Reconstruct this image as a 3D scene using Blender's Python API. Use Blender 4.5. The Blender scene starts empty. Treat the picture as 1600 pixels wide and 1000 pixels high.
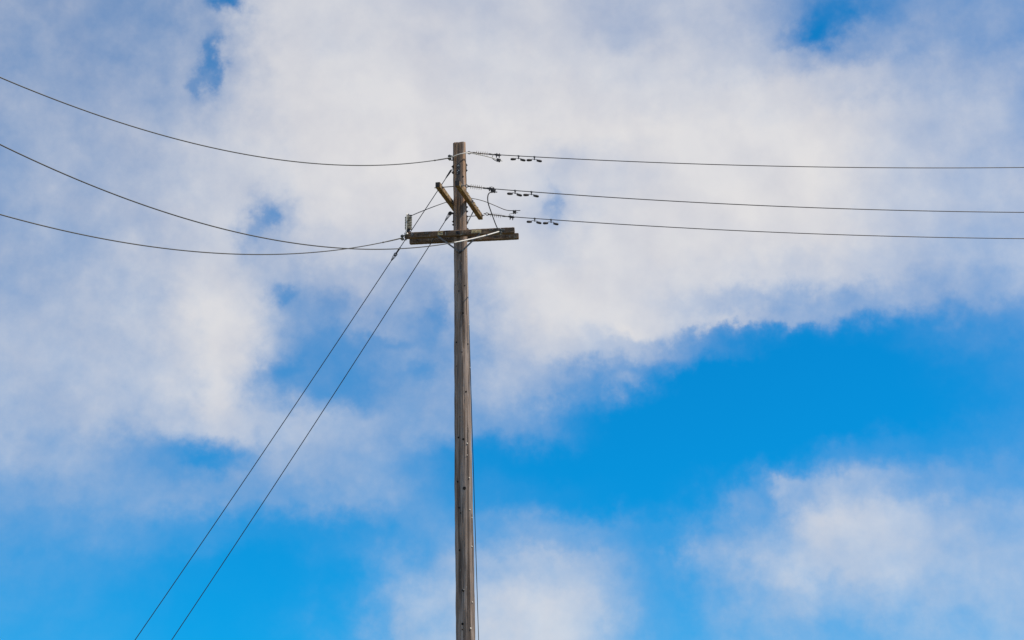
import bpy, math, random
from mathutils import Vector, Matrix

random.seed(7)
scene = bpy.context.scene
COL = scene.collection
rad = math.radians

# ------------------------------------------------------------------ camera
cam_data = bpy.data.cameras.new('camera')
cam_data.sensor_width = 36.0
cam_data.lens = 48.825
cam_data.clip_start = 0.1
cam_data.clip_end = 20000
cam = bpy.data.objects.new('camera', cam_data)
COL.objects.link(cam)
pitch, roll = rad(14.4), rad(0.5)
fwd = Vector((0, math.cos(pitch), math.sin(pitch)))
right0 = Vector((1, 0, 0)); up0 = right0.cross(fwd)
rgt = right0 * math.cos(roll) - up0 * math.sin(roll)
upv = right0 * math.sin(roll) + up0 * math.cos(roll)
rot = Matrix((rgt, upv, -fwd)).transposed()
cam.matrix_world = Matrix.Translation((0, 0, 1.6)) @ rot.to_4x4()
scene.camera = cam

# ------------------------------------------------------------------ sun
SUN_EL = 60.0
SUN_AZ = Vector((1.0, -0.14, 0)).normalized()
sun_vec = Vector((SUN_AZ.x * math.cos(rad(SUN_EL)), SUN_AZ.y * math.cos(rad(SUN_EL)), math.sin(rad(SUN_EL))))
sun_data = bpy.data.lights.new('sun', 'SUN')
sun_data.energy = 5.0
sun_data.angle = rad(0.53)
sun_data.color = (1.0, 0.91, 0.80)
sun = bpy.data.objects.new('sun', sun_data)
sun.rotation_euler = sun_vec.to_track_quat('Z', 'Y').to_euler()
sun.location = (8, 20, 30)
COL.objects.link(sun)

scene.view_settings.view_transform = 'Standard'
scene.view_settings.look = 'None'
scene.view_settings.exposure = 0.0
scene.view_settings.gamma = 1.0
scene.view_settings.use_curve_mapping = False
scene.render.engine = 'CYCLES'
scene.cycles.max_bounces = 6

# ------------------------------------------------------------------ sky with clouds (world)
# cloud cover in per cent, one row for each 1.45 degrees of elevation from the horizon up,
# 32 columns over azimuths -22 to +22 degrees from north
CLOUD_COVER = [
    "28 27 26 24 21 15 10 06 06 10 20 39 64 73 80 86 89 86 73 48 34 43 49 51 51 52 56 59 63 66 66 66",
    "28 27 26 24 20 15 10 06 07 11 20 39 64 73 80 86 89 86 73 49 35 42 48 51 51 52 55 59 63 66 66 66",
    "30 29 28 25 21 16 10 05 06 09 17 33 58 70 77 84 87 85 74 51 34 46 58 64 66 66 67 68 68 70 70 70",
    "36 35 34 30 26 21 13 08 06 06 10 20 41 57 66 73 77 77 69 52 33 51 68 77 82 82 79 76 72 70 69 68",
    "46 45 44 42 40 36 29 25 19 16 17 23 32 40 46 51 53 50 45 36 23 40 59 73 83 87 82 74 66 61 58 57",
    "56 55 55 55 54 54 53 54 53 50 51 56 57 37 24 21 19 13 06 03 04 13 28 46 61 71 64 55 48 44 42 41",
    "66 66 65 64 60 55 46 46 60 66 63 58 48 32 16 11 07 01 01 00 00 00 01 05 14 30 24 23 23 25 26 26",
    "74 74 75 76 77 78 80 85 81 75 71 68 59 57 56 58 50 30 10 01 00 00 00 00 00 00 00 03 08 14 17 20",
    "75 76 76 77 79 83 88 93 71 49 38 42 53 60 61 71 73 61 39 35 11 01 00 00 00 01 01 05 10 17 21 24",
    "75 76 76 78 80 85 91 96 83 57 41 43 57 60 64 76 86 87 80 78 61 41 24 14 07 08 09 16 25 33 38 42",
    "72 73 74 75 78 83 91 96 85 63 57 63 66 60 69 82 92 96 96 93 86 77 68 64 60 62 64 65 64 63 63 64",
    "66 67 69 72 76 81 88 91 80 73 75 79 75 70 77 87 93 96 96 94 93 92 91 89 88 87 84 80 76 74 73 73",
    "65 66 68 71 75 80 85 87 73 84 89 89 87 86 87 90 91 90 95 96 97 97 97 97 97 97 91 84 79 77 75 75",
    "70 70 72 73 76 80 84 87 74 89 96 97 97 95 94 93 88 82 93 96 98 98 99 99 99 99 93 85 80 77 76 76",
    "70 71 73 75 77 80 84 88 89 95 98 99 99 99 98 97 92 87 88 92 96 98 98 98 99 99 94 86 80 77 76 76",
    "69 70 71 73 75 77 81 87 94 98 99 99 99 99 99 99 99 99 99 99 99 98 98 98 98 98 94 85 80 77 76 76",
    "65 67 68 69 71 72 76 85 95 97 97 97 97 97 97 96 96 96 95 94 93 93 93 93 93 90 84 76 74 72 71 70",
    "62 63 64 64 64 65 71 82 93 95 95 95 95 95 93 93 92 91 89 89 89 88 86 84 79 69 59 60 62 62 60 59",
    "61 61 62 60 57 57 67 80 90 91 91 91 91 90 89 89 89 89 84 81 81 82 81 75 65 50 37 48 55 57 58 58",
    "61 61 61 60 56 57 67 80 90 90 90 90 90 88 88 88 89 89 83 80 80 82 80 76 66 51 36 47 54 57 58 58",
    "61 62 61 59 56 58 68 81 90 90 90 90 89 88 88 88 89 90 83 80 79 82 80 76 67 52 36 46 53 57 58 58",
]

world = bpy.data.worlds.new('World')
scene.world = world
world.use_nodes = True
wn = world.node_tree
wn.nodes.clear()


def N(tree, kind, **kw):
    n = tree.nodes.new(kind)
    for k, v in kw.items():
        setattr(n, k, v)
    return n


def setin(tree, sock, v):
    if isinstance(v, bpy.types.NodeSocket):
        tree.links.new(v, sock)
    else:
        sock.default_value = v


def M_(tree, op, a, b=0.0, c=None, clamp=False):
    n = N(tree, 'ShaderNodeMath', operation=op, use_clamp=clamp)
    setin(tree, n.inputs[0], a); setin(tree, n.inputs[1], b)
    if c is not None:
        setin(tree, n.inputs[2], c)
    return n.outputs[0]


def smooth(tree, v, lo, hi, a=0.0, b=1.0, kind='SMOOTHSTEP'):
    n = N(tree, 'ShaderNodeMapRange', interpolation_type=kind)
    setin(tree, n.inputs[0], v)
    n.inputs[1].default_value = lo; n.inputs[2].default_value = hi
    n.inputs[3].default_value = a; n.inputs[4].default_value = b
    return n.outputs[0]


def mixc(tree, f, a, b, blend='MIX'):
    n = N(tree, 'ShaderNodeMix', data_type='RGBA', blend_type=blend)
    setin(tree, n.inputs[0], f)
    for s, v in ((n.inputs[6], a), (n.inputs[7], b)):
        if isinstance(v, tuple) and len(v) == 3:
            v = (*v, 1.0)
        setin(tree, s, v)
    return n.outputs[2]


def noise(tree, vec, scale, detail=4.0, rough=0.5, dist=0.0, dims='3D'):
    n = N(tree, 'ShaderNodeTexNoise', noise_dimensions=dims)
    setin(tree, n.inputs['Vector'], vec)
    n.inputs['Scale'].default_value = scale
    n.inputs['Detail'].default_value = detail
    n.inputs['Roughness'].default_value = rough
    n.inputs['Distortion'].default_value = dist
    return n


STRENGTH = 0.1
tc = N(wn, 'ShaderNodeTexCoord')
direction = tc.outputs['Generated']
sep = N(wn, 'ShaderNodeSeparateXYZ'); wn.links.new(direction, sep.inputs[0])
az = M_(wn, 'MULTIPLY', M_(wn, 'ARCTAN2', sep.outputs[0], sep.outputs[1]), 57.29578)
el = M_(wn, 'MULTIPLY', M_(wn, 'ARCSINE', sep.outputs[2]), 57.29578)
# ragged outlines: the cover is looked up at a place pushed about by noise
wa = noise(wn, direction, 15.0, 8.0, 0.56, 0.0)
wsep = N(wn, 'ShaderNodeSeparateColor'); wn.links.new(wa.outputs['Color'], wsep.inputs[0])
azw = M_(wn, 'MULTIPLY_ADD', M_(wn, 'SUBTRACT', wsep.outputs[0], 0.5), 3.0, az)
elw = M_(wn, 'MULTIPLY_ADD', M_(wn, 'SUBTRACT', wsep.outputs[1], 0.5), 2.6, el)
wb2 = noise(wn, direction, 62.0, 6.0, 0.6, 0.0)
wsep2 = N(wn, 'ShaderNodeSeparateColor'); wn.links.new(wb2.outputs['Color'], wsep2.inputs[0])
azw = M_(wn, 'MULTIPLY_ADD', M_(wn, 'SUBTRACT', wsep2.outputs[0], 0.5), 2.0, azw)
elw = M_(wn, 'MULTIPLY_ADD', M_(wn, 'SUBTRACT', wsep2.outputs[1], 0.5), 1.6, elw)
uu = smooth(wn, azw, -22.0, 22.0, 0.0, 1.0, 'LINEAR')
cover = None
weights = None
for k, row in enumerate(CLOUD_COVER):
    vals = [int(v) / 100.0 for v in row.split()]
    ramp = N(wn, 'ShaderNodeValToRGB')
    cr = ramp.color_ramp
    cr.interpolation = 'CARDINAL'
    for j, v in enumerate(vals):
        pos = j / (len(vals) - 1)
        if j == 0:
            e = cr.elements[0]; e.position = 0.0
        elif j == len(vals) - 1:
            e = cr.elements[-1]; e.position = 1.0
        else:
            e = cr.elements.new(pos)
        e.color = (v, v, v, 1)
    wn.links.new(uu, ramp.inputs[0])
    w = smooth(wn, M_(wn, 'ABSOLUTE', M_(wn, 'SUBTRACT', elw, 1.45 * k)), 0.0, 1.45, 1.0, 0.0)
    term = M_(wn, 'MULTIPLY', ramp.outputs[0], w)
    cover = term if cover is None else M_(wn, 'ADD', cover, term)
    weights = w if weights is None else M_(wn, 'ADD', weights, w)
# holes in the cloud and tufts beside it: azimuth, elevation, half widths, amount
for (ba, be, wa_, we_, amt) in [(-12.83, 26.69, 0.69, 0.42, -0.5), (-13.51, 24.44, 0.4, 0.79, -0.34), (-13.89, 23.56, 0.37, 0.32, -0.2), (-10.9, 18.65, 0.42, 0.48, -0.22), (-11.3, 17.8, 0.53, 0.63, -0.18), (-9.57, 15.28, 0.69, 0.37, -0.26), (-9.39, 12.21, 1.06, 0.69, -0.2), (1.94, 19.17, 0.34, 0.79, -0.13), (-2.86, 14.88, 0.69, 0.9, -0.2), (13.99, 25.38, 0.9, 0.58, -0.42), (12.53, 24.98, 0.79, 0.26, -0.12), (14.28, 26.29, 0.79, 0.58, -0.2), (-4.89, 13.73, 1.85, 0.32, -0.12), (-3.93, 12.43, 1.06, 0.37, -0.12), (-12.61, 8.72, 1.06, 0.53, -0.2), (5.08, 11.67, 1.06, 0.37, 0.25), (5.42, 13.77, 1.58, 0.37, 0.12), (9.18, 14.02, 1.58, 0.26, 0.2), (12.08, 13.99, 1.32, 0.26, 0.15), (10.26, 14.35, 3.17, 0.37, 0.1), (9.1, 7.01, 0.79, 0.63, 0.2), (11.16, 7.33, 0.79, 0.48, 0.15), (7.46, 4.87, 0.79, 0.63, 0.15), (10.02, 9.95, 3.7, 1.06, -0.2), (10.65, 11.99, 3.17, 0.79, -0.2)]:
    vm = N(wn, 'ShaderNodeCombineXYZ')
    wn.links.new(M_(wn, 'MULTIPLY_ADD', azw, 1 / wa_, -ba / wa_), vm.inputs[0])
    wn.links.new(M_(wn, 'MULTIPLY_ADD', elw, 1 / we_, -be / we_), vm.inputs[1])
    dt = N(wn, 'ShaderNodeVectorMath', operation='DOT_PRODUCT')
    wn.links.new(vm.outputs[0], dt.inputs[0]); wn.links.new(vm.outputs[0], dt.inputs[1])
    ex = M_(wn, 'EXPONENT', M_(wn, 'MULTIPLY', dt.outputs['Value'], -1.0))
    cover = M_(wn, 'MULTIPLY_ADD', ex, amt, cover, clamp=True)
# the rest of the sky is half covered in the same way
wide = noise(wn, direction, 4.5, 6.0, 0.55, 0.4)
rest = smooth(wn, wide.outputs['Fac'], 0.38, 0.60)
mask = M_(wn, 'MULTIPLY', weights, smooth(wn, M_(wn, 'ABSOLUTE', az), 20.0, 27.0, 1.0, 0.0), clamp=True)
cover = M_(wn, 'ADD', M_(wn, 'MULTIPLY', cover, mask), M_(wn, 'MULTIPLY', rest, M_(wn, 'SUBTRACT', 1.0, mask)))
# wisps: break up the half covered places most
wisp = noise(wn, direction, 30.0, 8.0, 0.6, 0.0)
open_ = M_(wn, 'MULTIPLY', cover, M_(wn, 'SUBTRACT', 1.0, cover))
cover = M_(wn, 'MULTIPLY_ADD', M_(wn, 'MULTIPLY', M_(wn, 'SUBTRACT', wisp.outputs['Fac'], 0.5), 1.7), open_, cover, clamp=True)
# thin cloud lets much more of the blue through than thick cloud
thick = M_(wn, 'POWER', cover, 2.0)
# colours
sky = N(wn, 'ShaderNodeTexSky', sky_type='NISHITA')
sky.sun_disc = False
sky.sun_elevation = rad(SUN_EL)
sky.sun_rotation = math.atan2(SUN_AZ.x, SUN_AZ.y)
sky.air_density = 1.0; sky.dust_density = 0.0; sky.ozone_density = 10.0
# very clear air: the pale band at the horizon is thin
clear = N(wn, 'ShaderNodeVectorMath', operation='MULTIPLY_ADD')
wn.links.new(direction, clear.inputs[0])
clear.inputs[1].default_value = (1, 1, 0.7); clear.inputs[2].default_value = (0, 0, 0.15)
cnorm = N(wn, 'ShaderNodeVectorMath', operation='NORMALIZE')
wn.links.new(clear.outputs[0], cnorm.inputs[0])
wn.links.new(cnorm.outputs[0], sky.inputs['Vector'])
blue = mixc(wn, 1.0, sky.outputs[0], (0.02, 1.11, 1.38), 'MULTIPLY')
# billows: the sides turned to the sun are brighter than those turned away
def billow(vec):
    big = noise(wn, vec, 13.0, 7.0, 0.55, 0.0)
    return big.outputs['Fac']
sunward = N(wn, 'ShaderNodeVectorMath', operation='ADD')
wn.links.new(direction, sunward.inputs[0])
sunward.inputs[1].default_value = (0.012, -0.001, 0.018)
relief = M_(wn, 'SUBTRACT', billow(direction), billow(sunward.outputs[0]))
lit = M_(wn, 'MULTIPLY_ADD', relief, 1.5, smooth(wn, cover, 0.40, 0.97, 0.15, 0.86), clamp=True)
cloud = mixc(wn, lit, (5.3, 5.4, 6.2), (7.65, 7.5, 7.55))
both = mixc(wn, thick, blue, cloud)
bg = N(wn, 'ShaderNodeBackground')
wn.links.new(both, bg.inputs[0])
bg.inputs[1].default_value = STRENGTH
wout = N(wn, 'ShaderNodeOutputWorld')
wn.links.new(bg.outputs[0], wout.inputs[0])

# ------------------------------------------------------------------ materials
MATS = {}


def base_mat(name, rough=0.7, metal=0.0):
    m = bpy.data.materials.new(name)
    m.use_nodes = True
    t = m.node_tree
    b = t.nodes['Principled BSDF']
    b.inputs['Roughness'].default_value = rough
    b.inputs['Metallic'].default_value = metal
    MATS[name] = m
    return m, t, b


def ramp_node(t, fac, stops):
    r = N(t, 'ShaderNodeValToRGB')
    setin(t, r.inputs[0], fac)
    cr = r.color_ramp
    for i, (p, c) in enumerate(stops):
        if i == 0:
            e = cr.elements[0]
        elif i == len(stops) - 1:
            e = cr.elements[-1]
        else:
            e = cr.elements.new(p)
        e.position = p; e.color = (*c, 1)
    return r.outputs[0]


def mapped(t, scale, rotv=(0, 0, 0)):
    c = N(t, 'ShaderNodeTexCoord')
    mp = N(t, 'ShaderNodeMapping')
    t.links.new(c.outputs['Object'], mp.inputs[0])
    mp.inputs['Scale'].default_value = scale
    mp.inputs['Rotation'].default_value = rotv
    return mp.outputs[0]


def wood(name, stops, along, stain, stain_amount, bump=0.4, lichen=None):
    """weathered timber; along = stretch vector of the grain"""
    m, t, b = base_mat(name, 0.85)
    grain = noise(t, mapped(t, along), 1.0, 8.0, 0.65, 0.6)
    col = ramp_node(t, grain.outputs['Fac'], stops)
    cracks = noise(t, mapped(t, tuple(v * 1.9 for v in along)), 1.0, 3.0, 0.5, 0.2)
    crack = smooth(t, cracks.outputs['Fac'], 0.60, 0.66)
    col = mixc(t, M_(t, 'MULTIPLY', crack, 0.75), col, tuple(c * 0.35 for c in stops[0][1]))
    blot = noise(t, mapped(t, (3.2, 3.2, 1.5)), 1.0, 5.0, 0.6, 0.8)
    col = mixc(t, M_(t, 'MULTIPLY', smooth(t, blot.outputs['Fac'], 0.50, 0.68), stain_amount), col, stain)
    if lichen:
        li = noise(t, mapped(t, (26, 26, 14)), 1.0, 4.0, 0.6)
        lm = noise(t, mapped(t, (4, 4, 2.2)), 1.0, 2.0, 0.5)
        f = M_(t, 'MULTIPLY', smooth(t, li.outputs['Fac'], 0.54, 0.62), smooth(t, lm.outputs['Fac'], 0.45, 0.6))
        col = mixc(t, M_(t, 'MULTIPLY', f, 0.8), col, lichen)
    t.links.new(col, b.inputs['Base Color'])
    bp = N(t, 'ShaderNodeBump')
    bp.inputs['Strength'].default_value = bump
    bp.inputs['Distance'].default_value = 0.008
    h = M_(t, 'SUBTRACT', grain.outputs['Fac'], M_(t, 'MULTIPLY', crack, 0.6))
    t.links.new(h, bp.inputs['Height'])
    t.links.new(bp.outputs[0], b.inputs['Normal'])
    return m


def metal(name, col, rough=0.55, met=0.6, vary=0.35, scale=60.0, rust=None):
    m, t, b = base_mat(name, rough, met)
    n = noise(t, mapped(t, (scale,) * 3), 1.0, 4.0, 0.6)
    c = mixc(t, n.outputs['Fac'], tuple(v * (1 - vary) for v in col), tuple(min(1, v * (1 + vary)) for v in col))
    if rust:
        r = noise(t, mapped(t, (scale * 0.4,) * 3), 1.0, 5.0, 0.65)
        c = mixc(t, smooth(t, r.outputs['Fac'], 0.48, 0.62), c, rust)
    t.links.new(c, b.inputs['Base Color'])
    t.links.new(smooth(t, n.outputs['Fac'], 0.3, 0.7, rough - 0.12, rough + 0.15), b.inputs['Roughness'])
    return m


def strand(name, col, pitch, rough=0.5, met=0.5):
    """aged wire strand"""
    m, t, b = base_mat(name, rough, met)
    n = noise(t, mapped(t, (9, 9, 9)), 1.0, 4.0, 0.6)
    t.links.new(mixc(t, n.outputs['Fac'], tuple(v * 0.7 for v in col), tuple(v * 1.3 for v in col)), b.inputs['Base Color'])
    return m


# pole: grey weathered outside, brown stains, warm bare wood showing near the top
pole_m, pt, pb = base_mat('weathered_pole', 0.88)
g1 = noise(pt, mapped(pt, (34, 34, 1.1)), 1.0, 8.0, 0.62, 0.5)
c0 = ramp_node(pt, g1.outputs['Fac'], [(0.28, (0.10, 0.077, 0.066)), (0.46, (0.26, 0.21, 0.18)), (0.60, (0.38, 0.32, 0.28)), (0.78, (0.52, 0.46, 0.41))])
g2 = noise(pt, mapped(pt, (36, 36, 0.55)), 1.0, 4.0, 0.55, 0.2)
crk = smooth(pt, g2.outputs['Fac'], 0.565, 0.61)
c0 = mixc(pt, M_(pt, 'MULTIPLY', crk, 0.8), c0, (0.03, 0.024, 0.02))
st = noise(pt, mapped(pt, (5.5, 5.5, 0.55)), 1.0, 6.0, 0.62, 0.9)
c0 = mixc(pt, M_(pt, 'MULTIPLY', smooth(pt, st.outputs['Fac'], 0.48, 0.66), 0.55), c0, (0.11, 0.076, 0.058))
st2 = noise(pt, mapped(pt, (7.0, 7.0, 0.9)), 1.0, 6.0, 0.6, 1.2)
ptc = N(pt, 'ShaderNodeTexCoord'); psp = N(pt, 'ShaderNodeSeparateXYZ')
pt.links.new(ptc.outputs['Object'], psp.inputs[0])
topz = smooth(pt, psp.outputs[2], 9.6, 11.2, 0.18, 1.0)
warm = M_(pt, 'MULTIPLY', smooth(pt, st2.outputs['Fac'], 0.40, 0.56), topz)
c0 = mixc(pt, M_(pt, 'MULTIPLY', warm, 0.70), c0, (0.56, 0.31, 0.15))
band = noise(pt, mapped(pt, (15, 15, 0.30)), 1.0, 3.0, 0.5, 0.3)
c0 = mixc(pt, M_(pt, 'MULTIPLY', smooth(pt, band.outputs['Fac'], 0.50, 0.58), 0.78), c0, (0.060, 0.043, 0.034))
flk = noise(pt, mapped(pt, (70, 70, 16)), 1.0, 4.0, 0.6)
c0 = mixc(pt, M_(pt, 'MULTIPLY', smooth(pt, flk.outputs['Fac'], 0.66, 0.72), 0.7), c0, (0.55, 0.50, 0.43))
pt.links.new(c0, pb.inputs['Base Color'])
pbp = N(pt, 'ShaderNodeBump'); pbp.inputs['Strength'].default_value = 0.6; pbp.inputs['Distance'].default_value = 0.012
pt.links.new(M_(pt, 'SUBTRACT', g1.outputs['Fac'], M_(pt, 'MULTIPLY', crk, 0.8)), pbp.inputs['Height'])
pt.links.new(pbp.outputs[0], pb.inputs['Normal'])

wood('creosoted_arm', [(0.30, (0.034, 0.023, 0.016)), (0.50, (0.14, 0.092, 0.058)), (0.72, (0.33, 0.235, 0.155))], (2.2, 30, 30), (0.26, 0.14, 0.07), 0.5, 0.5, (0.33, 0.31, 0.25))
wood('mossy_arm', [(0.30, (0.080, 0.048, 0.022)), (0.50, (0.24, 0.145, 0.062)), (0.74, (0.40, 0.28, 0.15))], (30, 2.5, 30), (0.12, 0.09, 0.065), 0.75, 0.5, (0.50, 0.43, 0.22))
wood('arm_end_grain', [(0.30, (0.028, 0.022, 0.018)), (0.55, (0.085, 0.065, 0.052)), (0.75, (0.16, 0.13, 0.11))], (45, 45, 9), (0.04, 0.03, 0.025), 0.5, 0.5)
metal('galvanised_steel', (0.20, 0.20, 0.20), 0.6, 0.4, 0.4, 70.0, (0.11, 0.075, 0.05))
metal('dark_steel', (0.055, 0.055, 0.06), 0.6, 0.5, 0.5, 70.0, (0.075, 0.045, 0.03))
metal('bright_aluminium', (0.62, 0.61, 0.58), 0.42, 0.45, 0.2, 40.0)
metal('tan_tag', (0.78, 0.62, 0.34), 0.7, 0.05, 0.2, 120.0, (0.40, 0.29, 0.14))
metal('grey_polymer', (0.34, 0.31, 0.28), 0.6, 0.0, 0.25, 60.0, (0.16, 0.13, 0.10))
metal('glazed_porcelain', (0.5, 0.49, 0.43), 0.32, 0.0, 0.25, 50.0, (0.22, 0.20, 0.16))
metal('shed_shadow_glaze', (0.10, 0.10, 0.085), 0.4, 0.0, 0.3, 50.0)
metal('damper_iron', (0.05, 0.05, 0.056), 0.65, 0.2, 0.5, 45.0, (0.085, 0.065, 0.05))
metal('hole_dark', (0.010, 0.008, 0.007), 0.95, 0.0, 0.3, 80.0)
metal('pale_lichen', (0.46, 0.47, 0.44), 0.9, 0.0, 0.35, 60.0)
metal('nail_zinc', (0.62, 0.57, 0.48), 0.6, 0.15, 0.25, 90.0)
strand('aged_conductor', (0.085, 0.083, 0.085), 160.0)
strand('slack_conductor', (0.105, 0.100, 0.088), 150.0)
strand('guy_strand', (0.060, 0.062, 0.070), 150.0)
strand('preformed_grip_rods', (0.74, 0.70, 0.62), 110.0, 0.5, 0.1)

gm, gt, gb = base_mat('dry_grass_ground', 0.95)
ga = noise(gt, mapped(gt, (0.35, 0.35, 0.35)), 1.0, 8.0, 0.62)
gc = ramp_node(gt, ga.outputs['Fac'], [(0.32, (0.055, 0.065, 0.022)), (0.52, (0.115, 0.105, 0.045)), (0.72, (0.20, 0.17, 0.085))])
gf = noise(gt, mapped(gt, (22, 22, 22)), 1.0, 5.0, 0.65)
gc = mixc(gt, smooth(gt, gf.outputs['Fac'], 0.4, 0.65, 0.0, 0.55), gc, (0.05, 0.045, 0.02))
gt.links.new(gc, gb.inputs['Base Color'])
gbp = N(gt, 'ShaderNodeBump'); gbp.inputs['Strength'].default_value = 0.8; gbp.inputs['Distance'].default_value = 0.06
gt.links.new(gf.outputs['Fac'], gbp.inputs['Height']); gt.links.new(gbp.outputs[0], gb.inputs['Normal'])


# ------------------------------------------------------------------ mesh helpers (world coordinates in, local meshes out)
class MB:
    def __init__(self):
        self.v = []; self.f = []

    def add(self, verts, faces):
        o = len(self.v)
        self.v += [tuple(p) for p in verts]
        self.f += [tuple(i + o for i in q) for q in faces]
        return self

    def rings(self, rings, cap=True):
        n = len(rings[0]); vs = [p for r in rings for p in r]; fs = []
        for i in range(len(rings) - 1):
            for j in range(n):
                a = i * n + j; b = i * n + (j + 1) % n
                fs.append((a, b, b + n, a + n))
        if cap:
            fs.append(tuple(range(n - 1, -1, -1)))
            fs.append(tuple((len(rings) - 1) * n + j for j in range(n)))
        return self.add(vs, fs)

    def tube(self, pts, r, sides=8):
        pts = [Vector(p) for p in pts]
        rs = r if isinstance(r, (list, tuple)) else [r] * len(pts)
        t0 = (pts[1] - pts[0]).normalized()
        u = t0.orthogonal().normalized()
        rr = []
        for i, p in enumerate(pts):
            if i == 0: t = pts[1] - pts[0]
            elif i == len(pts) - 1: t = pts[-1] - pts[-2]
            else: t = pts[i + 1] - pts[i - 1]
            t.normalize()
            u = (u - t * u.dot(t)).normalized(); w = t.cross(u)
            rr.append([p + (u * math.cos(2 * math.pi * k / sides) + w * math.sin(2 * math.pi * k / sides)) * rs[i] for k in range(sides)])
        return self.rings(rr)

    def lathe(self, a, b, prof, sides=16):
        """prof: (distance from a along a-b in metres, radius)"""
        a, b = Vector(a), Vector(b)
        t = (b - a).normalized(); u = t.orthogonal().normalized(); w = t.cross(u)
        rr = [[a + t * d + (u * math.cos(2 * math.pi * k / sides) + w * math.sin(2 * math.pi * k / sides)) * r for k in range(sides)] for d, r in prof]
        return self.rings(rr)

    def box(self, c, x, y, z, sx, sy, sz, bev=0.0):
        """box round c with unit axes x, y, z and full sizes; long edges (along x) chamfered"""
        c, x, y, z = Vector(c), Vector(x), Vector(y), Vector(z)
        b = bev if bev else min(sy, sz) * 0.12
        sec = [(sy / 2 - b, -sz / 2), (sy / 2, -sz / 2 + b), (sy / 2, sz / 2 - b), (sy / 2 - b, sz / 2),
               (-sy / 2 + b, sz / 2), (-sy / 2, sz / 2 - b), (-sy / 2, -sz / 2 + b), (-sy / 2 + b, -sz / 2)]
        rr = []
        for dx, k in ((-sx / 2, 0.9), (-sx / 2 + b, 1.0), (sx / 2 - b, 1.0), (sx / 2, 0.9)):
            rr.append([c + x * dx + y * (p * k) + z * (q * k) for p, q in sec])
        return self.rings(rr)


def loc_of(o):
    p = Vector((0, 0, 0))
    while o is not None:
        p += o.location; o = o.parent
    return p


def link(name, mb, mat, parent=None, loc=None, smooth_angle=35):
    me = bpy.data.meshes.new(name)
    o = bpy.data.objects.new(name, me)
    COL.objects.link(o)
    if parent is not None:
        o.parent = parent
    elif loc is not None:
        o.location = loc
    off = loc_of(o)
    me.from_pydata([tuple(Vector(p) - off) for p in mb.v], [], mb.f)
    me.materials.append(MATS[mat])
    me.validate()
    me.shade_smooth()
    me.set_sharp_from_angle(angle=rad(smooth_angle))
    return o


def tag(o, label, cat, group=None):
    o['label'] = label; o['category'] = cat
    if group: o['group'] = group
    return o


def thing(name, label, cat, loc, group=None):
    o = bpy.data.objects.new(name, None)
    o.empty_display_size = 0.2
    COL.objects.link(o)
    o.location = loc
    return tag(o, label, cat, group)


def catmull(pts, n=8):
    P = [Vector(p) for p in pts]
    P = [P[0] * 2 - P[1]] + P + [P[-1] * 2 - P[-2]]
    out = []
    for i in range(1, len(P) - 2):
        for k in range(n):
            t = k / n
            out.append(0.5 * ((2 * P[i]) + (P[i + 1] - P[i - 1]) * t + (2 * P[i - 1] - 5 * P[i] + 4 * P[i + 1] - P[i + 2]) * t * t
                              + (3 * P[i] - P[i - 1] - 3 * P[i + 1] + P[i + 2]) * t ** 3))
    out.append(P[-2])
    return out


def lerp(a, b, t):
    return Vector(a) * (1 - t) + Vector(b) * t


X, Y, Z = Vector((1, 0, 0)), Vector((0, 1, 0)), Vector((0, 0, 1))

# ------------------------------------------------------------------ ground
gmb = MB()
R = 4000.0
seg = 64
ringsr = [0.5, 6, 20, 60, 200, 800, R]
rr = [[Vector((rad_ * math.cos(2 * math.pi * k / seg), 26.5 + rad_ * math.sin(2 * math.pi * k / seg), 0)) for k in range(seg)] for rad_ in ringsr]
gmb.rings(rr, cap=False)
gmb.f.append(tuple(range(seg)))
ground = link('ground', gmb, 'dry_grass_ground')
ground['kind'] = 'structure'

# ------------------------------------------------------------------ utility pole
D = 26.5


def ax(z):
    return -0.883 - 0.01328 * z


PROF = [(-0.3, 0.186), (0, 0.185), (2.27, 0.177), (3.44, 0.1745), (4.76, 0.171), (5.87, 0.165), (7.38, 0.153), (8.67, 0.143), (9.73, 0.138), (11.08, 0.134), (12.14, 0.133)]


def pole_r(z):
    for (z0, r0), (z1, r1) in zip(PROF, PROF[1:]):
        if z <= z1:
            return r0 + (r1 - r0) * (z - z0) / (z1 - z0)
    return PROF[-1][1]


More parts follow.
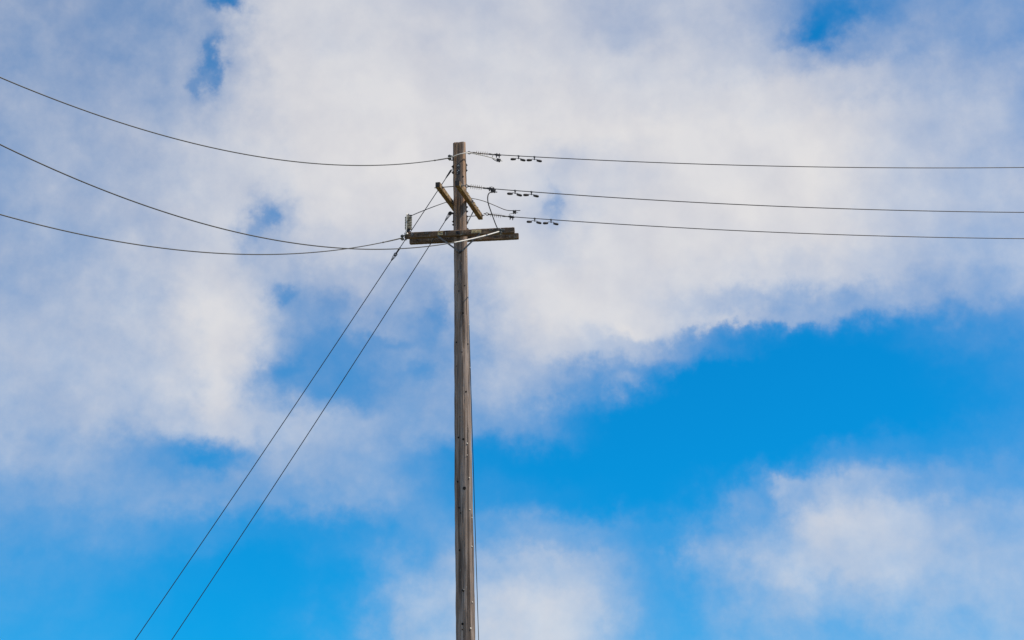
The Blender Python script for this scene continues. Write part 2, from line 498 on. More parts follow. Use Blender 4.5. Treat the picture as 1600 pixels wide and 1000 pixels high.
pole = thing('utility_pole', 'tall weathered wooden utility pole carrying crossarms, its grey shaft split by cracks', 'utility pole', (ax(0), D, 0))
SEG = 112
checks = []
for i in range(60):
    z0 = random.uniform(0.3, 11.6)
    checks.append((random.uniform(0, 2 * math.pi), z0, z0 + random.uniform(0.6, 3.4), random.uniform(0.004, 0.014), random.uniform(0.045, 0.11), random.uniform(-0.02, 0.02)))
checks.append((math.radians(-92), 11.0, 12.4, 0.013, 0.05, 0.0))
checks.append((math.radians(-70), 10.6, 12.4, 0.008, 0.04, 0.01))
checks.append((math.radians(-120), 10.2, 12.4, 0.007, 0.05, 0.02))
pmb = MB(); prs = []
z = -0.3
zs = []
while z < 12.10:
    zs.append(z); z += 0.045
zs += [12.115, 12.145]
for z in zs:
    r0 = pole_r(z); ring = []
    for k in range(SEG):
        a = 2 * math.pi * k / SEG
        r = r0 * (1 + 0.014 * math.sin(2 * a + 0.4 * z) + 0.010 * math.sin(3 * a - 0.55 * z + 1) + 0.006 * math.sin(7 * a + 0.3 * math.sin(z * 2)) + 0.004 * math.sin(13 * a + 0.5 * math.sin(z * 1.3)))
        r += 0.0022 * math.sin(5.1 * z + 4 * a) + 0.0018 * math.sin(11.3 * z - 2 * a) + 0.002 * math.sin(2.3 * z + a) + random.uniform(-0.0007, 0.0007)
        for ca, za, zb, dep, wid, drift in checks:
            if za < z < zb:
                da = (a - ca - drift * (z - za) * 3 - 0.012 * math.sin(z * 9 + ca) + math.pi) % (2 * math.pi) - math.pi
                if abs(da) < wid * 2:
                    e = min(1, (z - za) / 0.2, (zb - z) / 0.2)
                    r -= dep * e * max(0, 1 - abs(da) / wid)
        zz = z
        if z > 11.95:       # the top is cut at a slight slant
            zz = z + (0.040 * math.sin(a) + 0.010 * math.cos(a) + 0.004 * math.sin(5 * a)) * (z - 11.95) / 0.195
        if z > 12.14:
            r -= 0.003
        ring.append(Vector((ax(z) + r * math.cos(a), D + r * math.sin(a), zz)))
    prs.append(ring)
pmb.rings(prs, cap=False)
n0 = len(pmb.v)
last = n0 - SEG
cen = sum((Vector(p) for p in pmb.v[last:]), Vector()) / SEG
pmb.v.append(tuple(cen - Z * 0.006))
for k in range(SEG):
    pmb.f.append((last + k, last + (k + 1) % SEG, n0))
shaft = link('shaft', pmb, 'weathered_pole', pole, smooth_angle=50)


def on_pole(px_off, z, lift=0.0):
    """point on the camera side of the shaft, px_off = sideways offset / radius; returns point, outward normal"""
    s = max(-0.985, min(0.985, px_off))
    n = Vector((s, -math.sqrt(1 - s * s), 0))
    return Vector((ax(z), D, z)) + n * (pole_r(z) + lift), n


HOLE_POS = [(-0.699, 9.595, 1.2), (0.778, 9.686, 1.1), (-0.818, 9.106, 1.0), (0.525, 9.085, 1.0), (-0.29, 8.968, 1.0), (0.244, 8.517, 1.3), (-0.672, 7.936, 1.3), (0.812, 7.905, 1.2), (0.041, 7.73, 1.0), (-0.718, 7.456, 1.2), (0.475, 6.947, 1.3), (-0.309, 6.451, 0.8), (-0.514, 6.052, 1.3), (0.076, 6.014, 1.6), (-0.661, 5.202, 1.4), (0.102, 5.073, 2.3), (-0.509, 4.706, 1.4), (-0.338, 4.606, 1.0), (-0.524, 3.909, 1.4), (-0.162, 3.162, 1.7), (-0.273, 2.554, 1.7), (-0.314, 2.45, 1.0), (0.559, 11.371, 1.2), (-0.283, 11.681, 0.8)]
NAIL_POS = [(0.495, 5.933, 1.1), (0.648, 5.274, 1.0), (0.658, 4.665, 1.1), (0.856, 4.519, 0.9), (0.804, 3.979, 1.2), (0.775, 2.95, 1.1), (0.563, 2.472, 1.4), (1.023, 8.308, 0.9), (0.997, 7.447, 1.0), (0.472, 5.704, 0.7), (-0.092, 3.174, 0.8)]
for (px, z, s) in HOLE_POS:
    p, n = on_pole(px, z, -0.012)
    r = 0.014 * s
    side = n.cross(Z)
    h = MB()
    h.lathe(p, p + n, [(0.0, r * 0.4), (0.011, r * 0.9), (0.0142, r), (0.0150, r * 0.82), (0.0138, r * 0.5), (0.013, r * 0.1)], 10)
    link('bolt_hole', h, 'hole_dark', shaft)
for (px, z, s) in NAIL_POS:
    p, n = on_pole(px, z, -0.01)
    r = 0.0125 * s
    h = MB().lathe(p, p + n + Z * 0.15, [(0.0, r * 0.45), (0.016, r * 0.45), (0.0165, r), (0.020, r * 0.9), (0.0215, r * 0.4)], 8)
    link('nail', h, 'nail_zinc', shaft)

# two thin dark plates with pale lichen on the upper shaft
for zc, hh in ((11.585, 0.075), (11.455, 0.10)):
    p, n = on_pole(-0.12, zc, 0.004)
    side = n.cross(Z).normalized()
    tg = link('dark_plate', MB().box(p, side, n, Z, 0.072, 0.006, hh), 'dark_steel', pole)
    for i in range(7):
        q = p + n * 0.004 + side * random.uniform(-0.026, 0.026) + Z * random.uniform(-hh * 0.4, hh * 0.4)
        link('lichen_patch', MB().lathe(q - n * 0.002, q + n, [(0, 0.004), (0.0025, random.uniform(0.005, 0.011)), (0.004, 0.003)], 7), 'pale_lichen', tg)

# ------------------------------------------------------------------ crossarms (parts of the pole)


def timber(c, d, length, w, h, jit=0.0016):
    """rough sawn beam, axis d through c"""
    d = Vector(d); n = d.cross(Z).normalized(); b = 0.008
    sec = []
    for (y0, z0) in ((w / 2, -h / 2), (w / 2, h / 2), (-w / 2, h / 2), (-w / 2, -h / 2)):
        sec.append((y0, z0))
    pts = []
    for i in range(4):
        (y0, z0), (y1, z1) = sec[i], sec[(i + 1) % 4]
        L = math.hypot(y1 - y0, z1 - z0)
        for t in (b / L, 0.25, 0.5, 0.75, 1 - b / L):
            pts.append((y0 + (y1 - y0) * t, z0 + (z1 - z0) * t))
    m = MB(); rings = []
    nr = int(length / 0.03)
    grooves = [random.choice((2, 3, 7, 12, 13, 17)) for _ in range(4)]
    for i in range(nr + 1):
        s = -length / 2 + length * i / nr
        k = 0.93 if i in (0, nr) else 1.0
        ring = []
        for q, (py, pz) in enumerate(pts):
            sh = 1 - (0.035 if (q in grooves and (i // 9 + q) % 3) else 0)
            ring.append(Vector(c) + d * (s + random.uniform(-jit, jit)) + n * (py * k * sh + random.uniform(-jit, jit) + 0.002 * math.sin(s * 3 + q)) + Z * (pz * k * sh + random.uniform(-jit, jit)))
        rings.append(ring)
    m.rings(rings)
    return m


def bolt(parent, p, n, washer=0.055, mat='galvanised_steel', nut=True, rod=0.010):
    """square washer, hexagon nut and bolt end on a face at p with outward normal n"""
    p, n = Vector(p), Vector(n).normalized()
    m = MB()
    s = n.orthogonal().normalized() if abs(n.z) > 0.9 else n.cross(Z).normalized()
    u = n.cross(s)
    if washer:
        m.box(p + n * 0.003, n, s, u, 0.006, washer, washer, 0.004)
    m.lathe(p, p + n, [(0.004, 0.018), (0.022, 0.018)], 6)
    m.lathe(p, p + n, [(0.004, 0.009), (0.022 + rod, 0.009), (0.025 + rod, 0.006)], 8)
    return link('bolt', m, mat, parent)


# lower pair: across the view, right end a little nearer
LD = Vector((math.cos(rad(-7.5)), math.sin(rad(-7.5)), 0)); LN = Vector((LD.y, -LD.x, 0))   # LN points towards the camera
LZ, LH, LW_ = 10.145, 0.116, 0.096
LC = Vector((ax(LZ), D, LZ))
F_C = LC + LN * 0.188 + LD * 0.012
B_C = LC - LN * 0.188 + LD * 0.040
farm = link('crossarm', timber(F_C, LD, 2.21, LW_, LH), 'creosoted_arm', pole)
farm['label'] = 'front lower crossarm with metal tags and bolts'
barm = link('crossarm', timber(B_C, LD, 2.22, LW_, LH), 'creosoted_arm', pole)
barm['label'] = 'rear lower crossarm behind the shaft'


def fface(s, dz=0.0, lift=0.0):
    return F_C + LD * s + LN * (LW_ / 2 + lift) + Z * dz


bolt(farm, fface(-0.02, 0.0), LN, 0.075, 'dark_steel')
for s in (-0.68, -0.63, 0.62, 0.665):
    bolt(farm, fface(s, 0.012), LN, 0.0, 'galvanised_steel')
for s in (-0.95, 0.88):
    bolt(farm, fface(s, 0.0), LN, 0.06)
# tags on the front arm
t1 = MB().box(fface(-0.375, 0.0, 0.003), LD, LN, Z, 0.105, 0.006, 0.075, 0.02)
tagp = link('tag_plate', t1, 'tan_tag', farm)
link('raised_mark', MB().box(fface(-0.39, 0.01, 0.007), LD, LN, Z, 0.03, 0.004, 0.02), 'galvanised_steel', tagp)
link('raised_mark', MB().box(fface(-0.355, -0.008, 0.007), LD, LN, Z, 0.03, 0.004, 0.02), 'galvanised_steel', tagp)
t2 = MB().box(fface(0.345, 0.005, 0.003), LD, LN, Z, 0.20, 0.006, 0.062)
tagq = link('tag_plate', t2, 'tan_tag', farm)
for i in range(7):
    link('raised_rib', MB().box(fface(0.345 - 0.075 + i * 0.025, 0.005, 0.008), Z, LN, LD, 0.045, 0.006, 0.009), 'tan_tag', tagq)
link('metal_staple', MB().box(fface(-0.27, -0.005, 0.003), Z, LN, LD, 0.05, 0.006, 0.008), 'nail_zinc', farm)
for s in (-0.02, 0.9, -0.9):
    m = MB().tube([LC + LD * s + LN * 0.28, LC + LD * s - LN * 0.28], 0.0085, 8)
    link('through_bolt', m, 'dark_steel', pole)
    bolt(barm, B_C + LD * s - LN * (LW_ / 2), -LN, 0.06)

# V brace of flat steel under the front arm
bp_, bn = on_pole(-0.02, 9.765, 0.012)
for s in (-0.43, 0.42):
    top = F_C + LD * s - LN * (LW_ / 2 + 0.006) * 0 + Z * (-LH / 2 + 0.01) + LN * (LW_ / 2 + 0.004)
    bot = bp_ + Vector((0.012 if s > 0 else -0.012, 0.004 if s > 0 else -0.006, 0))
    dv = (bot - top).normalized(); sd = dv.cross(LN).normalized()
    link('brace', MB().box((top + bot) / 2, dv, sd, dv.cross(sd), (bot - top).length + 0.03, 0.032, 0.006), 'galvanised_steel', pole)
    bolt(farm, top + LN * 0.004 - Z * 0.0, LN, 0.0)
bolt(pole, bp_ + bn * 0.008, bn, 0.05, 'dark_steel')

# upper pair: pointing along the view, far end to the right
UD = Vector((math.cos(rad(79.0)), math.sin(rad(79.0)), 0)); UN = Vector((UD.y, -UD.x, 0))     # UN points right
UZ, UH, UW = 10.875, 0.11, 0.095
UC = Vector((ax(UZ), D, UZ))
R_C = UC + UN * 0.196 + UD * 0.0
L_C = UC - UN * 0.196 + UD * 0.0
UL = 2.12
rarm = link('crossarm', timber(R_C, UD, UL, UW, UH), 'mossy_arm', pole)
rarm['label'] = 'right upper crossarm running away past the shaft'
larm = link('crossarm', timber(L_C, UD, UL, UW, UH), 'mossy_arm', pole)
larm['label'] = 'left upper crossarm partly hidden by the shaft'
for arm_o, cc in ((rarm, R_C), (larm, L_C)):
    link('end_grain', MB().box(cc - UD * (UL / 2 + 0.001), UD, UN, Z, 0.004, UW * 0.92, UH * 0.92, 0.006), 'arm_end_grain', arm_o)
for s in (-0.90, 0.94):
    m = MB().tube([UC + UD * s + UN * 0.30, UC + UD * s - UN * 0.30], 0.0095, 8)
    link('spacer_rod', m, 'galvanised_steel', pole)
    for (arm_o, cc, sg) in ((rarm, R_C, -1), (larm, L_C, 1)):
        bolt(arm_o, cc + UD * s + UN * sg * UW / 2, UN * sg, 0.06)
    bolt(larm, L_C + UD * s - UN * UW / 2, -UN, 0.06)
    bolt(rarm, R_C + UD * s + UN * UW / 2, UN, 0.06)
bolt(rarm, R_C + UN * UW / 2, UN, 0.075)
bolt(larm, L_C - UN * UW / 2, -UN, 0.075)
for s in (-0.35, 0.25, 0.55):
    link('metal_tag', MB().box(R_C + UD * s + UN * (UW / 2 + 0.003) + Z * 0.02, UD, UN, Z, 0.09, 0.006, 0.05, 0.01), 'tan_tag', rarm)
# steel brace from the shaft to the far half of the right arm
pa = Vector((ax(10.42) + pole_r(10.4) + 0.006, D + 0.05, 10.44)); pb_ = R_C + UD * 0.48 - Z * (UH / 2 - 0.01) - UN * 0.02
dv = (pb_ - pa).normalized(); sd = dv.cross(UN).normalized()
link('brace', MB().box((pa + pb_) / 2, dv, sd, dv.cross(sd), (pb_ - pa).length, 0.034, 0.006), 'galvanised_steel', pole)
pa2 = Vector((ax(10.42) - pole_r(10.4) - 0.006, D + 0.05, 10.44)); pb2 = L_C + UD * 0.48 - Z * (UH / 2 - 0.01) + UN * 0.02
dv = (pb2 - pa2).normalized(); sd = dv.cross(UN).normalized()
link('brace', MB().box((pa2 + pb2) / 2, dv, sd, dv.cross(sd), (pb2 - pa2).length, 0.034, 0.006), 'galvanised_steel', pole)

# eye bolt carrying the lower guy
eb0 = Vector((ax(10.62) - pole_r(10.62) + 0.01, D - 0.01, 10.625)); eb1 = Vector((-1.223, 26.500, 10.630))
link('eye_bolt', MB().tube([eb0, eb0.lerp(eb1, 0.5), eb1, eb1 + (eb1 - eb0).normalized() * 0.03], [0.020, 0.024, 0.022, 0.012], 8), 'dark_steel', pole)
# nuts and washers along the sides of the shaft
for z, ang in ((11.66, 5), (11.55, 8), (10.66, -8), (10.56, 0), (10.42, -5), (10.30, 4), (11.62, 184), (11.49, 186), (10.45, 182), (10.38, 188), (10.75, -10)):
    n = Vector((math.cos(rad(ang)), math.sin(rad(ang)), 0))
    bolt(shaft, Vector((ax(z), D, z)) + n * (pole_r(z) - 0.004), n, 0.05, 'dark_steel')
# clamp plates behind the guy attachments
for z, ang in ((11.56, 184), (10.54, 183), (11.60, 6), (10.48, 0)):
    n = Vector((math.cos(rad(ang)), math.sin(rad(ang)), 0)); sd = n.cross(Z)
    link('guy_plate', MB().box(Vector((ax(z), D, z)) + n * (pole_r(z) + 0.004), Z, n, sd, 0.17, 0.010, 0.07), 'dark_steel', pole)

# ------------------------------------------------------------------ right-hand conductors, insulators, dampers
SIDE = {'top': 'top right-hand conductor', 'middle': 'middle right-hand conductor', 'lowest': 'lowest right-hand conductor'}


def string_insulator(label, eye, sheds_a, sheds_b, clamp_a, clamp_b, up_clamp):
    """polymer dead-end insulator: eye and shackle, rod with six sheds, clevis, strain clamp"""
    eye, sa, sb, ca, cb = (Vector(p) for p in (eye, sheds_a, sheds_b, clamp_a, clamp_b))
    t = thing('strain_insulator', label, 'insulator', eye, 'dead-end insulator strings on the right of the pole')
    d = (sb - sa).normalized()
    # eye nut and shackle
    m = MB()
    ring = [eye + d * (0.028 * math.cos(a) + 0.02) + Z * 0.028 * math.sin(a) for a in [2 * math.pi * k / 14 for k in range(15)]]
    m.tube(ring, 0.0085, 6)
    m.tube([eye - d * 0.05, eye], 0.011, 8)
    sh = link('eye_nut', m, 'galvanised_steel', t)
    m = MB().lathe(eye + d * 0.035, sa, [(0, 0.010), (0.012, 0.017), (max(0.03, (sa - eye).length - 0.07), 0.019), (max(0.04, (sa - eye).length - 0.05), 0.013)], 10)
    link('end_fitting', m, 'galvanised_steel', t)
    m = MB().tube([eye + d * 0.04, ca], 0.0105, 10)
    link('core_rod', m, 'grey_polymer', t)
    for k in range(6):
        c = sa.lerp(sb, k / 5)
        m = MB().lathe(c - d * 0.010, c + d, [(0, 0.012), (0.006, 0.020), (0.009, 0.046), (0.0125, 0.048), (0.0140, 0.044), (0.016, 0.018), (0.022, 0.011)], 18)
        link('shed', m, 'grey_polymer', t)
    m = MB().lathe(sb + d * 0.03, ca, [(0, 0.013), (0.01, 0.018), (0.06, 0.018), (0.075, 0.012)], 10)
    m.tube([sb + d * 0.06, ca + d * 0.02], 0.013, 8)
    link('end_fitting', m, 'galvanised_steel', t)
    # strain clamp: boat-shaped body, keeper and two U-bolts with nuts
    cd = (cb - ca).normalized(); L = (cb - ca).length; sd = cd.cross(Z).normalized(); u = sd.cross(cd)
    m = MB()
    rr = []
    for f, w, h, dz in ((0.0, 0.018, 0.020, 0.0), (0.15, 0.026, 0.034, 0.002), (0.5, 0.034, 0.052, 0.0), (0.8, 0.030, 0.046, 0.0), (1.0, 0.016, 0.022, 0.002)):
        c = ca + cd * (L * f) + u * dz
        rr.append([c + sd * (w / 2 * math.cos(a)) + u * (h / 2 * math.sin(a)) for a in [2 * math.pi * k / 10 for k in range(10)]])
    m.rings(rr)
    clampo = link('strain_clamp', m, 'damper_iron', t)
    for f in (0.42, 0.78):
        c = ca + cd * (L * f)
        for s_ in (-1, 1):
            mm = MB().tube([c + sd * 0.016 * s_ + u * 0.034, c + sd * 0.016 * s_ - u * (0.062 if up_clamp else 0.045)], 0.0065, 6)
            mm.lathe(c + sd * 0.016 * s_ - u * 0.030, c + sd * 0.016 * s_ - u, [(0, 0.012), (0.014, 0.012)], 6)
            link('clamp_bolt', mm, 'dark_steel', clampo)
    return t


def sag_wire(p0, sx, sy, a, b, length, n=90):
    """conductor from p0, heading (sx, sy), z = -a s + b s^2"""
    return [Vector(p0) + Vector((sx * s, sy * s, -a * s + b * s * s)) for s in [length * (i / n) ** 1.4 for i in range(n + 1)]]


RIGHT = {
    'top': {'points': [(-0.862, 26.500, 11.925), (-0.692, 26.500, 11.919), (-0.478, 26.500, 11.896), (-0.348, 26.500, 11.880), (-0.192, 26.500, 11.862)], 'a': 0.07358, 'b': 0.00357,
        'label': 'ribbed insulator string at the pole top holding the topmost right-hand conductor',
        'wire_label': 'topmost overhead conductor running right from the pole top'},
    'middle': {'points': [(-0.881, 25.550, 10.867), (-0.778, 25.550, 10.854), (-0.576, 25.550, 10.825), (-0.501, 25.550, 10.815), (-0.289, 25.550, 10.787)], 'a': 0.09609, 'b': 0.00377,
        'label': 'ribbed insulator string at the near end of the upper crossarm, middle of three',
        'wire_label': 'middle of the three overhead conductors running right'},
    'lowest': {'points': [(-0.521, 27.500, 10.950), (-0.421, 27.500, 10.934), (-0.215, 27.500, 10.905), (-0.075, 27.500, 10.890), (0.072, 27.500, 10.866)], 'a': 0.08985, 'b': 0.00331,
        'label': 'ribbed insulator string at the far end of the upper crossarm, lowest of three',
        'wire_label': 'lowest of the three overhead conductors running right'},
}
for key, spec in RIGHT.items():
    eye, sa, sb, ca, cb = spec['points']
    string_insulator(spec['label'], eye, sa, sb, ca, cb, key != 'middle')
    pts = sag_wire(ca, 1, 0, spec['a'], spec['b'], 26.0)
    w = link('conductor', MB().tube(pts, 0.0092, 8), 'aged_conductor', None, ca)
    tag(w, spec['wire_label'], 'cable', 'conductors leaving to the right')

# Stockbridge dampers, two on each right-hand conductor
def damper(label, clamp, wa, wb):
    clamp, wa, wb = Vector(clamp), Vector(wa), Vector(wb)
    t = thing('vibration_damper', label, 'damper', clamp, 'vibration dampers under the right-hand conductors')
    d = (wb - wa).normalized(); sd = d.cross(Z).normalized(); u = sd.cross(d)
    mid = clamp - Z * 0.055
    m = MB()
    # clamp: hook round the wire, tapering body down to the messenger
    rr = []
    for dz, w, l in ((0.016, 0.022, 0.020), (0.010, 0.036, 0.042), (-0.008, 0.036, 0.044), (-0.024, 0.026, 0.026), (-0.050, 0.020, 0.020), (-0.066, 0.022, 0.024)):
        c = clamp + Z * dz
        rr.append([c + d * (l / 2 * math.cos(a)) + sd * (w / 2 * math.sin(a)) for a in [2 * math.pi * k / 10 for k in range(10)]])
    m.rings(rr)
    cl = link('clamp', m, 'damper_iron', t)
    link('clamp_bolt', MB().lathe(clamp - Z * 0.012 - sd * 0.028, clamp - Z * 0.012 + sd, [(0, 0.008), (0.05, 0.008), (0.051, 0.013), (0.062, 0.013)], 6), 'galvanised_steel', cl)
    link('messenger_cable', MB().tube(catmull([wa + Z * 0.004, mid - d * 0.05 + Z * 0.002, mid, mid + d * 0.05 + Z * 0.002, wb + Z * 0.004], 5), 0.0062, 7), 'galvanised_steel', t)
    for c, s_ in ((wa, -1), (wb, 1)):
        # bell weight, fuller at the outer end
        prof = [(-0.056, 0.009), (-0.052, 0.017), (-0.035, 0.0225), (-0.005, 0.0255), (0.025, 0.026), (0.044, 0.022), (0.055, 0.013), (0.058, 0.005)]
        ax_ = (d * s_ - Z * 0.10).normalized()
        a0 = c - ax_ * 0.0
        mm = MB(); uu = ax_.cross(sd).normalized()
        mm.rings([[a0 + ax_ * q + (sd * math.cos(2 * math.pi * k / 14) + uu * math.sin(2 * math.pi * k / 14)) * r_ for k in range(14)] for q, r_ in prof])
        link('weight', mm, 'damper_iron', t)
    return t


DAMPERS = [
    ('vibration damper nearest the pole under the topmost right-hand conductor', (0.162, 26.500, 11.843), (0.054, 26.500, 11.775), (0.249, 26.500, 11.755)),
    ('vibration damper farther from the pole under the topmost right-hand conductor', (0.484, 26.500, 11.821), (0.379, 26.500, 11.751), (0.580, 26.500, 11.733)),
    ('vibration damper nearest the pole under the middle right-hand conductor', (0.082, 25.550, 10.760), (-0.018, 25.550, 10.696), (0.162, 25.550, 10.668)),
    ('vibration damper farther from the pole under the middle right-hand conductor', (0.399, 25.550, 10.731), (0.295, 25.550, 10.667), (0.488, 25.550, 10.645)),
    ('vibration damper nearest the pole under the lowest right-hand conductor', (0.491, 27.500, 10.840), (0.378, 27.500, 10.769), (0.577, 27.500, 10.746)),
    ('vibration damper farther from the pole under the lowest right-hand conductor', (0.831, 27.500, 10.811), (0.717, 27.500, 10.735), (0.930, 27.500, 10.717)),
]
for args in DAMPERS:
    damper(*args)

# ------------------------------------------------------------------ spools on the pole and the lower front arm
def spool(label, c, axis, out, rr_=0.038, ll=0.075):
    """porcelain spool on a steel clevis; axis = spool axis, out = direction away from its support"""
    c, axis, out = Vector(c), Vector(axis).normalized(), Vector(out).normalized()
    t = thing('spool_insulator', label, 'insulator', c, 'spool insulators holding the slack conductors')
    prof = [(-ll / 2, rr_ * 0.55), (-ll / 2 + 0.003, rr_), (-ll * 0.26, rr_ * 0.98), (-ll * 0.10, rr_ * 0.62), (ll * 0.10, rr_ * 0.62), (ll * 0.26, rr_ * 0.98), (ll / 2 - 0.003, rr_), (ll / 2, rr_ * 0.55)]
    link('spool_body', MB().lathe(c, c + axis, prof, 18), 'shed_shadow_glaze', t)
    m = MB()
    sd = axis.cross(out).normalized()
    for s_ in (-1, 1):
        m.box(c + axis * s_ * (ll / 2 + 0.008) - out * 0.03, out, sd, axis, 0.11, 0.036, 0.006)
    m.box(c - out * 0.085, axis, sd, out, ll + 0.022, 0.036, 0.006)
    link('clevis', m, 'galvanised_steel', t)
    link('clevis_pin', MB().lathe(c - axis * (ll / 2 + 0.03), c + axis, [(0, 0.008), (0.006, 0.013), (0.014, 0.013), (0.015, 0.008), (ll + 0.055, 0.008), (ll + 0.058, 0.005)], 8), 'bright_aluminium', t)
    return t


SP_A = Vector((-1.235, 26.430, 11.797))
SP_C = Vector((-2.173, 26.400, 10.097))
SP_B = Vector((-0.211, 26.030, 10.086))
spool('dark spool insulator on the left side of the pole top', SP_A, Z, Vector((-0.75, -0.65, 0)))
spool('dark spool insulator at the left tip of the lower crossarm', SP_C, Z, -LD + LN * 0.6)
spool('spool insulator at the right end of the lower crossarm', SP_B, Z, LN)

# ------------------------------------------------------------------ slack conductors coming from the left, towards the camera
SLACK = {
    'A': {'start': (-1.253, 26.400, 11.772), 'dir': (-0.5299, -0.8480), 'a': 0.43039, 'b': 0.02047, 'length': 21.0, 'grip': 0.45, 'bright': False,
        'label': 'slack conductor sagging in from the left to the pole top'},
    'C': {'start': (-2.190, 26.370, 10.072), 'dir': (-0.5299, -0.8480), 'a': 0.42388, 'b': 0.02074, 'length': 20.4, 'grip': 0.55, 'bright': False,
        'label': 'slack conductor from the left ending at the left tip of the lower crossarm'},
    'B': {'start': (-0.243, 26.000, 10.070), 'dir': (-0.5299, -0.8480), 'a': 0.44420, 'b': 0.02352, 'length': 18.9, 'grip': 1.55, 'bright': True,
        'label': 'slack conductor from the left passing in front of the pole to the right crossarm end'},
}
for key, spec in SLACK.items():
    p0 = Vector(spec['start'])
    pts = sag_wire(p0, spec['dir'][0], spec['dir'][1], spec['a'], spec['b'], spec['length'], 120)
    o = link('conductor', MB().tube(pts, 0.0090, 8), 'slack_conductor', None, p0)
    tag(o, spec['label'], 'cable', 'slack conductors coming from the left')
    # preformed grip: pale rods twisted round the last stretch
    gp = sag_wire(p0, spec['dir'][0], spec['dir'][1], spec['a'], spec['b'], spec['grip'], 16)
    link('preformed_grip', MB().tube(gp, [0.0125] * 14 + [0.0118, 0.0108, 0.0095], 8), 'preformed_grip_rods' if spec['bright'] else 'slack_conductor', o)
    e0 = gp[-1]; e1 = gp[-1] + (gp[-1] - gp[-2]).normalized() * 0.07
    link('grip_end_sleeve', MB().tube([e0, e0.lerp(e1, 0.2), e0.lerp(e1, 0.8), e1], [0.010, 0.0145, 0.0145, 0.010], 8), 'slack_conductor', o)

# ------------------------------------------------------------------ jumpers
def jumper(label, pts, r, mat='aged_conductor', n=8):
    p = catmull(pts, n)
    return tag(link('jumper_wire', MB().tube(p, r, 8), mat, None, p[0]), label, 'cable')


def connector(parent, c, d, length=0.10, h=0.045, mat='damper_iron', dz=1):
    """two-bolt parallel groove connector: two jaws and two bolts"""
    c, d = Vector(c), Vector(d).normalized(); sd = d.cross(Z).normalized(); u = sd.cross(d)
    m = MB()
    m.box(c + u * h * 0.30, d, sd, u, length, 0.040, h * 0.52, 0.006)
    m.box(c - u * h * 0.30, d, sd, u, length * 0.9, 0.044, h * 0.52, 0.006)
    k = link('connector', m, mat, parent)
    for s_ in (-0.25, 0.25):
        mm = MB().lathe(c + d * length * s_ + u * h * 0.75, c + d * length * s_ - u * h, [(0, 0.009), (0.006, 0.009), (0.0061, 0.006), (h * 1.40, 0.006), (h * 1.41, 0.009), (h * 1.41 + 0.007, 0.009)], 6)
        link('connector_bolt', mm, 'dark_steel', k)
    return k


j = jumper('pale jumper wire crossing the front of the pole top to the upper insulator', [(-1.266, 26.390, 11.771), (-1.213, 26.360, 11.768), (-1.160, 26.330, 11.777), (-1.043, 26.310, 11.815), (-0.927, 26.340, 11.852), (-0.839, 26.410, 11.885), (-0.736, 26.440, 11.877), (-0.594, 26.440, 11.846), (-0.451, 26.440, 11.808), (-0.347, 26.440, 11.775), (-0.270, 26.440, 11.748), (-0.166, 26.440, 11.714)], 0.0095, 'preformed_grip_rods')
connector(j, (-0.244, 26.440, 11.733), Vector((1, 0, -0.28)), 0.085, 0.050)
hook = catmull([(-0.218, 26.440, 11.698), (-0.296, 26.440, 11.721), (-0.354, 26.450, 11.762), (-0.371, 26.480, 11.823), (-0.354, 26.500, 11.867)], 6)
link('tail_loop', MB().tube(hook, 0.0072, 7), 'aged_conductor', j)

j = jumper('dark jumper wire hanging from the middle conductor down to the lower crossarm', [(-0.265, 25.550, 10.731), (-0.339, 25.550, 10.734), (-0.408, 25.560, 10.725), (-0.443, 25.600, 10.694), (-0.454, 25.660, 10.629), (-0.440, 25.720, 10.545), (-0.400, 25.800, 10.440), (-0.352, 25.900, 10.328), (-0.307, 25.970, 10.219), (-0.268, 26.010, 10.139), (-0.224, 26.030, 10.092)], 0.0105)
connector(j, (-0.345, 25.550, 10.753), X, 0.10, 0.048)
link('tail_loop', MB().tube(catmull([(-0.426, 25.540, 10.800), (-0.388, 25.530, 10.833), (-0.351, 25.530, 10.827), (-0.326, 25.540, 10.803)], 5), 0.005, 6), 'aged_conductor', j)

j = jumper('thin jumper wire running behind the pole to the lowest right-hand conductor', [(-2.036, 26.460, 10.555), (-1.888, 26.540, 10.653), (-1.638, 26.660, 10.800), (-1.360, 26.780, 10.949), (-1.131, 26.920, 11.072), (-0.927, 27.080, 11.157), (-0.760, 27.240, 11.194), (-0.551, 27.360, 11.178), (-0.313, 27.440, 11.102), (-0.140, 27.480, 11.037), (-0.033, 27.500, 11.020), (0.073, 27.500, 11.018), (0.194, 27.500, 11.018)], 0.0082)
connector(j, (0.073, 27.500, 10.987), X, 0.075, 0.056)
link('tail_loop', MB().tube(catmull([(0.146, 27.500, 10.975), (0.059, 27.500, 10.959), (-0.014, 27.500, 10.948), (-0.040, 27.500, 10.930), (-0.014, 27.500, 10.892)], 6), 0.0065, 7), 'bright_aluminium', j)

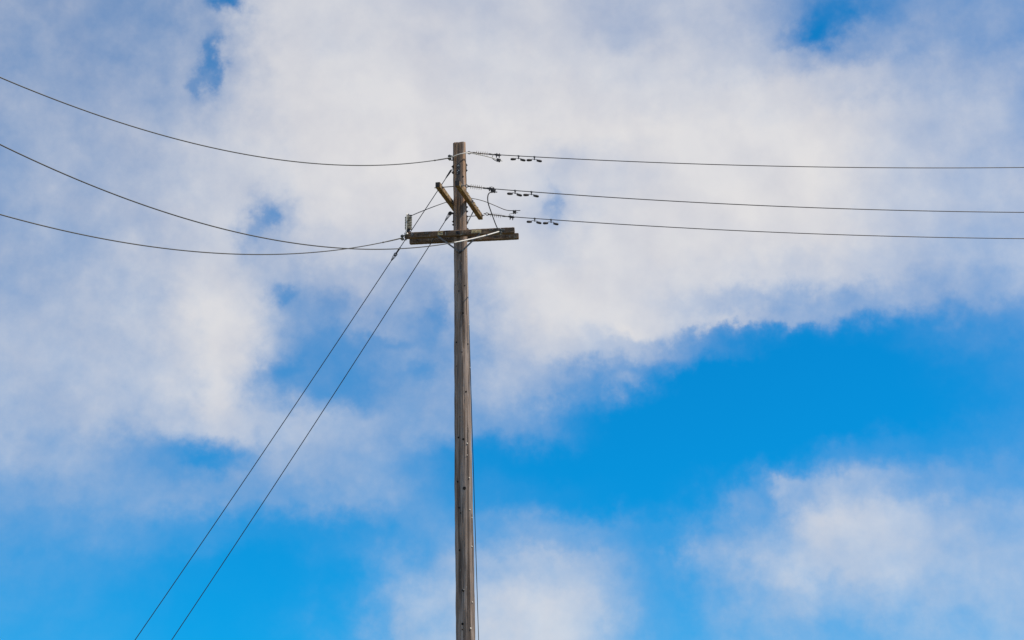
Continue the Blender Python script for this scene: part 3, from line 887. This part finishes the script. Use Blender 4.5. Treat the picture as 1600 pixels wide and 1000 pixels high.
# ------------------------------------------------------------------ surge arrester on the left end of the lower front arm
base = F_C - LD * 1.035 + Z * (LH / 2)
arr = thing('surge_arrester', 'ribbed upright insulator standing on the left end of the lower crossarm', 'insulator', base)
link('mounting_foot', MB().lathe(base, base + Z, [(-0.01, 0.045), (0.02, 0.045), (0.03, 0.036), (0.09, 0.034), (0.095, 0.04)], 14), 'dark_steel', arr)
link('core', MB().lathe(base, base + Z, [(0.085, 0.036), (0.33, 0.036), (0.35, 0.03)], 14), 'shed_shadow_glaze', arr)
for k in range(8):
    c = base + Z * (0.085 + 0.034 * k)
    link('shed', MB().lathe(c, c + Z, [(0, 0.036), (-0.002, 0.070), (0.003, 0.074), (0.008, 0.070), (0.015, 0.036)], 22), 'glazed_porcelain', arr)
link('cap', MB().lathe(base, base + Z, [(0.330, 0.045), (0.350, 0.047), (0.356, 0.030), (0.380, 0.028), (0.384, 0.016), (0.40, 0.015)], 14), 'galvanised_steel', arr)
link('terminal', MB().box(base + Vector((0.045, -0.01, 0.362)), X, Y, Z, 0.05, 0.03, 0.03), 'dark_steel', arr)
link('lead_strap', MB().tube(catmull([base + Vector((-0.025, -0.04, 0.385)), base + Vector((-0.03, -0.080, 0.36)), base + Vector((-0.032, -0.082, 0.2)), base + Vector((-0.036, -0.080, 0.05)), base + Vector((-0.05, -0.075, -0.035)), base + Vector((-0.055, -0.07, -0.06))], 6), 0.0115, 8), 'preformed_grip_rods', arr)
link('strap_bolt', MB().lathe(base + Vector((-0.02, -0.05, -0.04)), base + Vector((-0.0, -1.0, -0.04)), [(0, 0.02), (0.03, 0.02), (0.036, 0.012), (0.05, 0.010)], 10), 'bright_aluminium', arr)

# ------------------------------------------------------------------ guy wires
def guy(label, a, b, parts):
    a, b = Vector(a), Vector(b)
    d = (b - a).normalized()
    end = a + d * (a.z / -d.z + 0.25)          # runs into the ground
    L = (end - a).length
    o = tag(link('guy_wire', MB().tube([a + d * (L * i / 40) - Z * 0.10 * math.sin(math.pi * i / 40) for i in range(41)], 0.0082, 8), 'guy_strand', None, a), label, 'cable', 'guy wires holding the pole')
    for kind, s in parts:
        p = a + d * s - Z * 0.10 * math.sin(math.pi * s / L); sd = d.cross(Y).normalized()
        if kind == 'grip':
            link('guy_grip', MB().tube([p, p + d * 0.02, p + d * 0.14, p + d * 0.20], [0.018, 0.021, 0.016, 0.010], 8), 'dark_steel', o)
        elif kind == 'insulator':
            link('strain_link', MB().tube([p - d * 0.14, p - d * 0.12, p - d * 0.01, p], [0.010, 0.017, 0.017, 0.012], 8), 'dark_steel', o)
            ring = [p + d * (0.035 + 0.032 * math.cos(q)) + sd * 0.026 * math.sin(q) for q in [2 * math.pi * k / 14 for k in range(15)]]
            link('thimble', MB().tube(ring, 0.011, 7), 'dark_steel', o)
            for s_ in (-1, 1):
                link('loop_leg', MB().tube([p + d * 0.06 + sd * 0.026 * s_, p + d * 0.11 + sd * 0.022 * s_, p + d * 0.19 + sd * 0.004 * s_], 0.0065, 6), 'guy_strand', o)
        elif kind == 'thimble':
            ring = [p + d * (0.030 + 0.034 * math.cos(q)) + sd * 0.028 * math.sin(q) for q in [2 * math.pi * k / 14 for k in range(15)]]
            link('thimble', MB().tube(ring, 0.0125, 7), 'dark_steel', o)
            for s_ in (-1, 1):
                link('loop_leg', MB().tube([p + d * 0.05 + sd * 0.028 * s_, p + d * 0.11 + sd * 0.022 * s_, p + d * 0.22 + sd * 0.004 * s_], 0.0065, 6), 'guy_strand', o)
    return o


guy('upper guy wire slanting down left from near the pole top', (-1.193, 26.500, 11.569), (-6.234, 27.000, 3.909), [('grip', 0.02), ('insulator', 2.02)])
guy('lower guy wire slanting down left from just above the lower crossarm', (-1.210, 26.500, 10.653), (-6.185, 27.000, 2.907), [('thimble', 0.0)])
guy('thin guy wire running down close behind the right side of the pole', (-0.891, 26.580, 9.754), (-0.848, 33.500, 2.440), [])
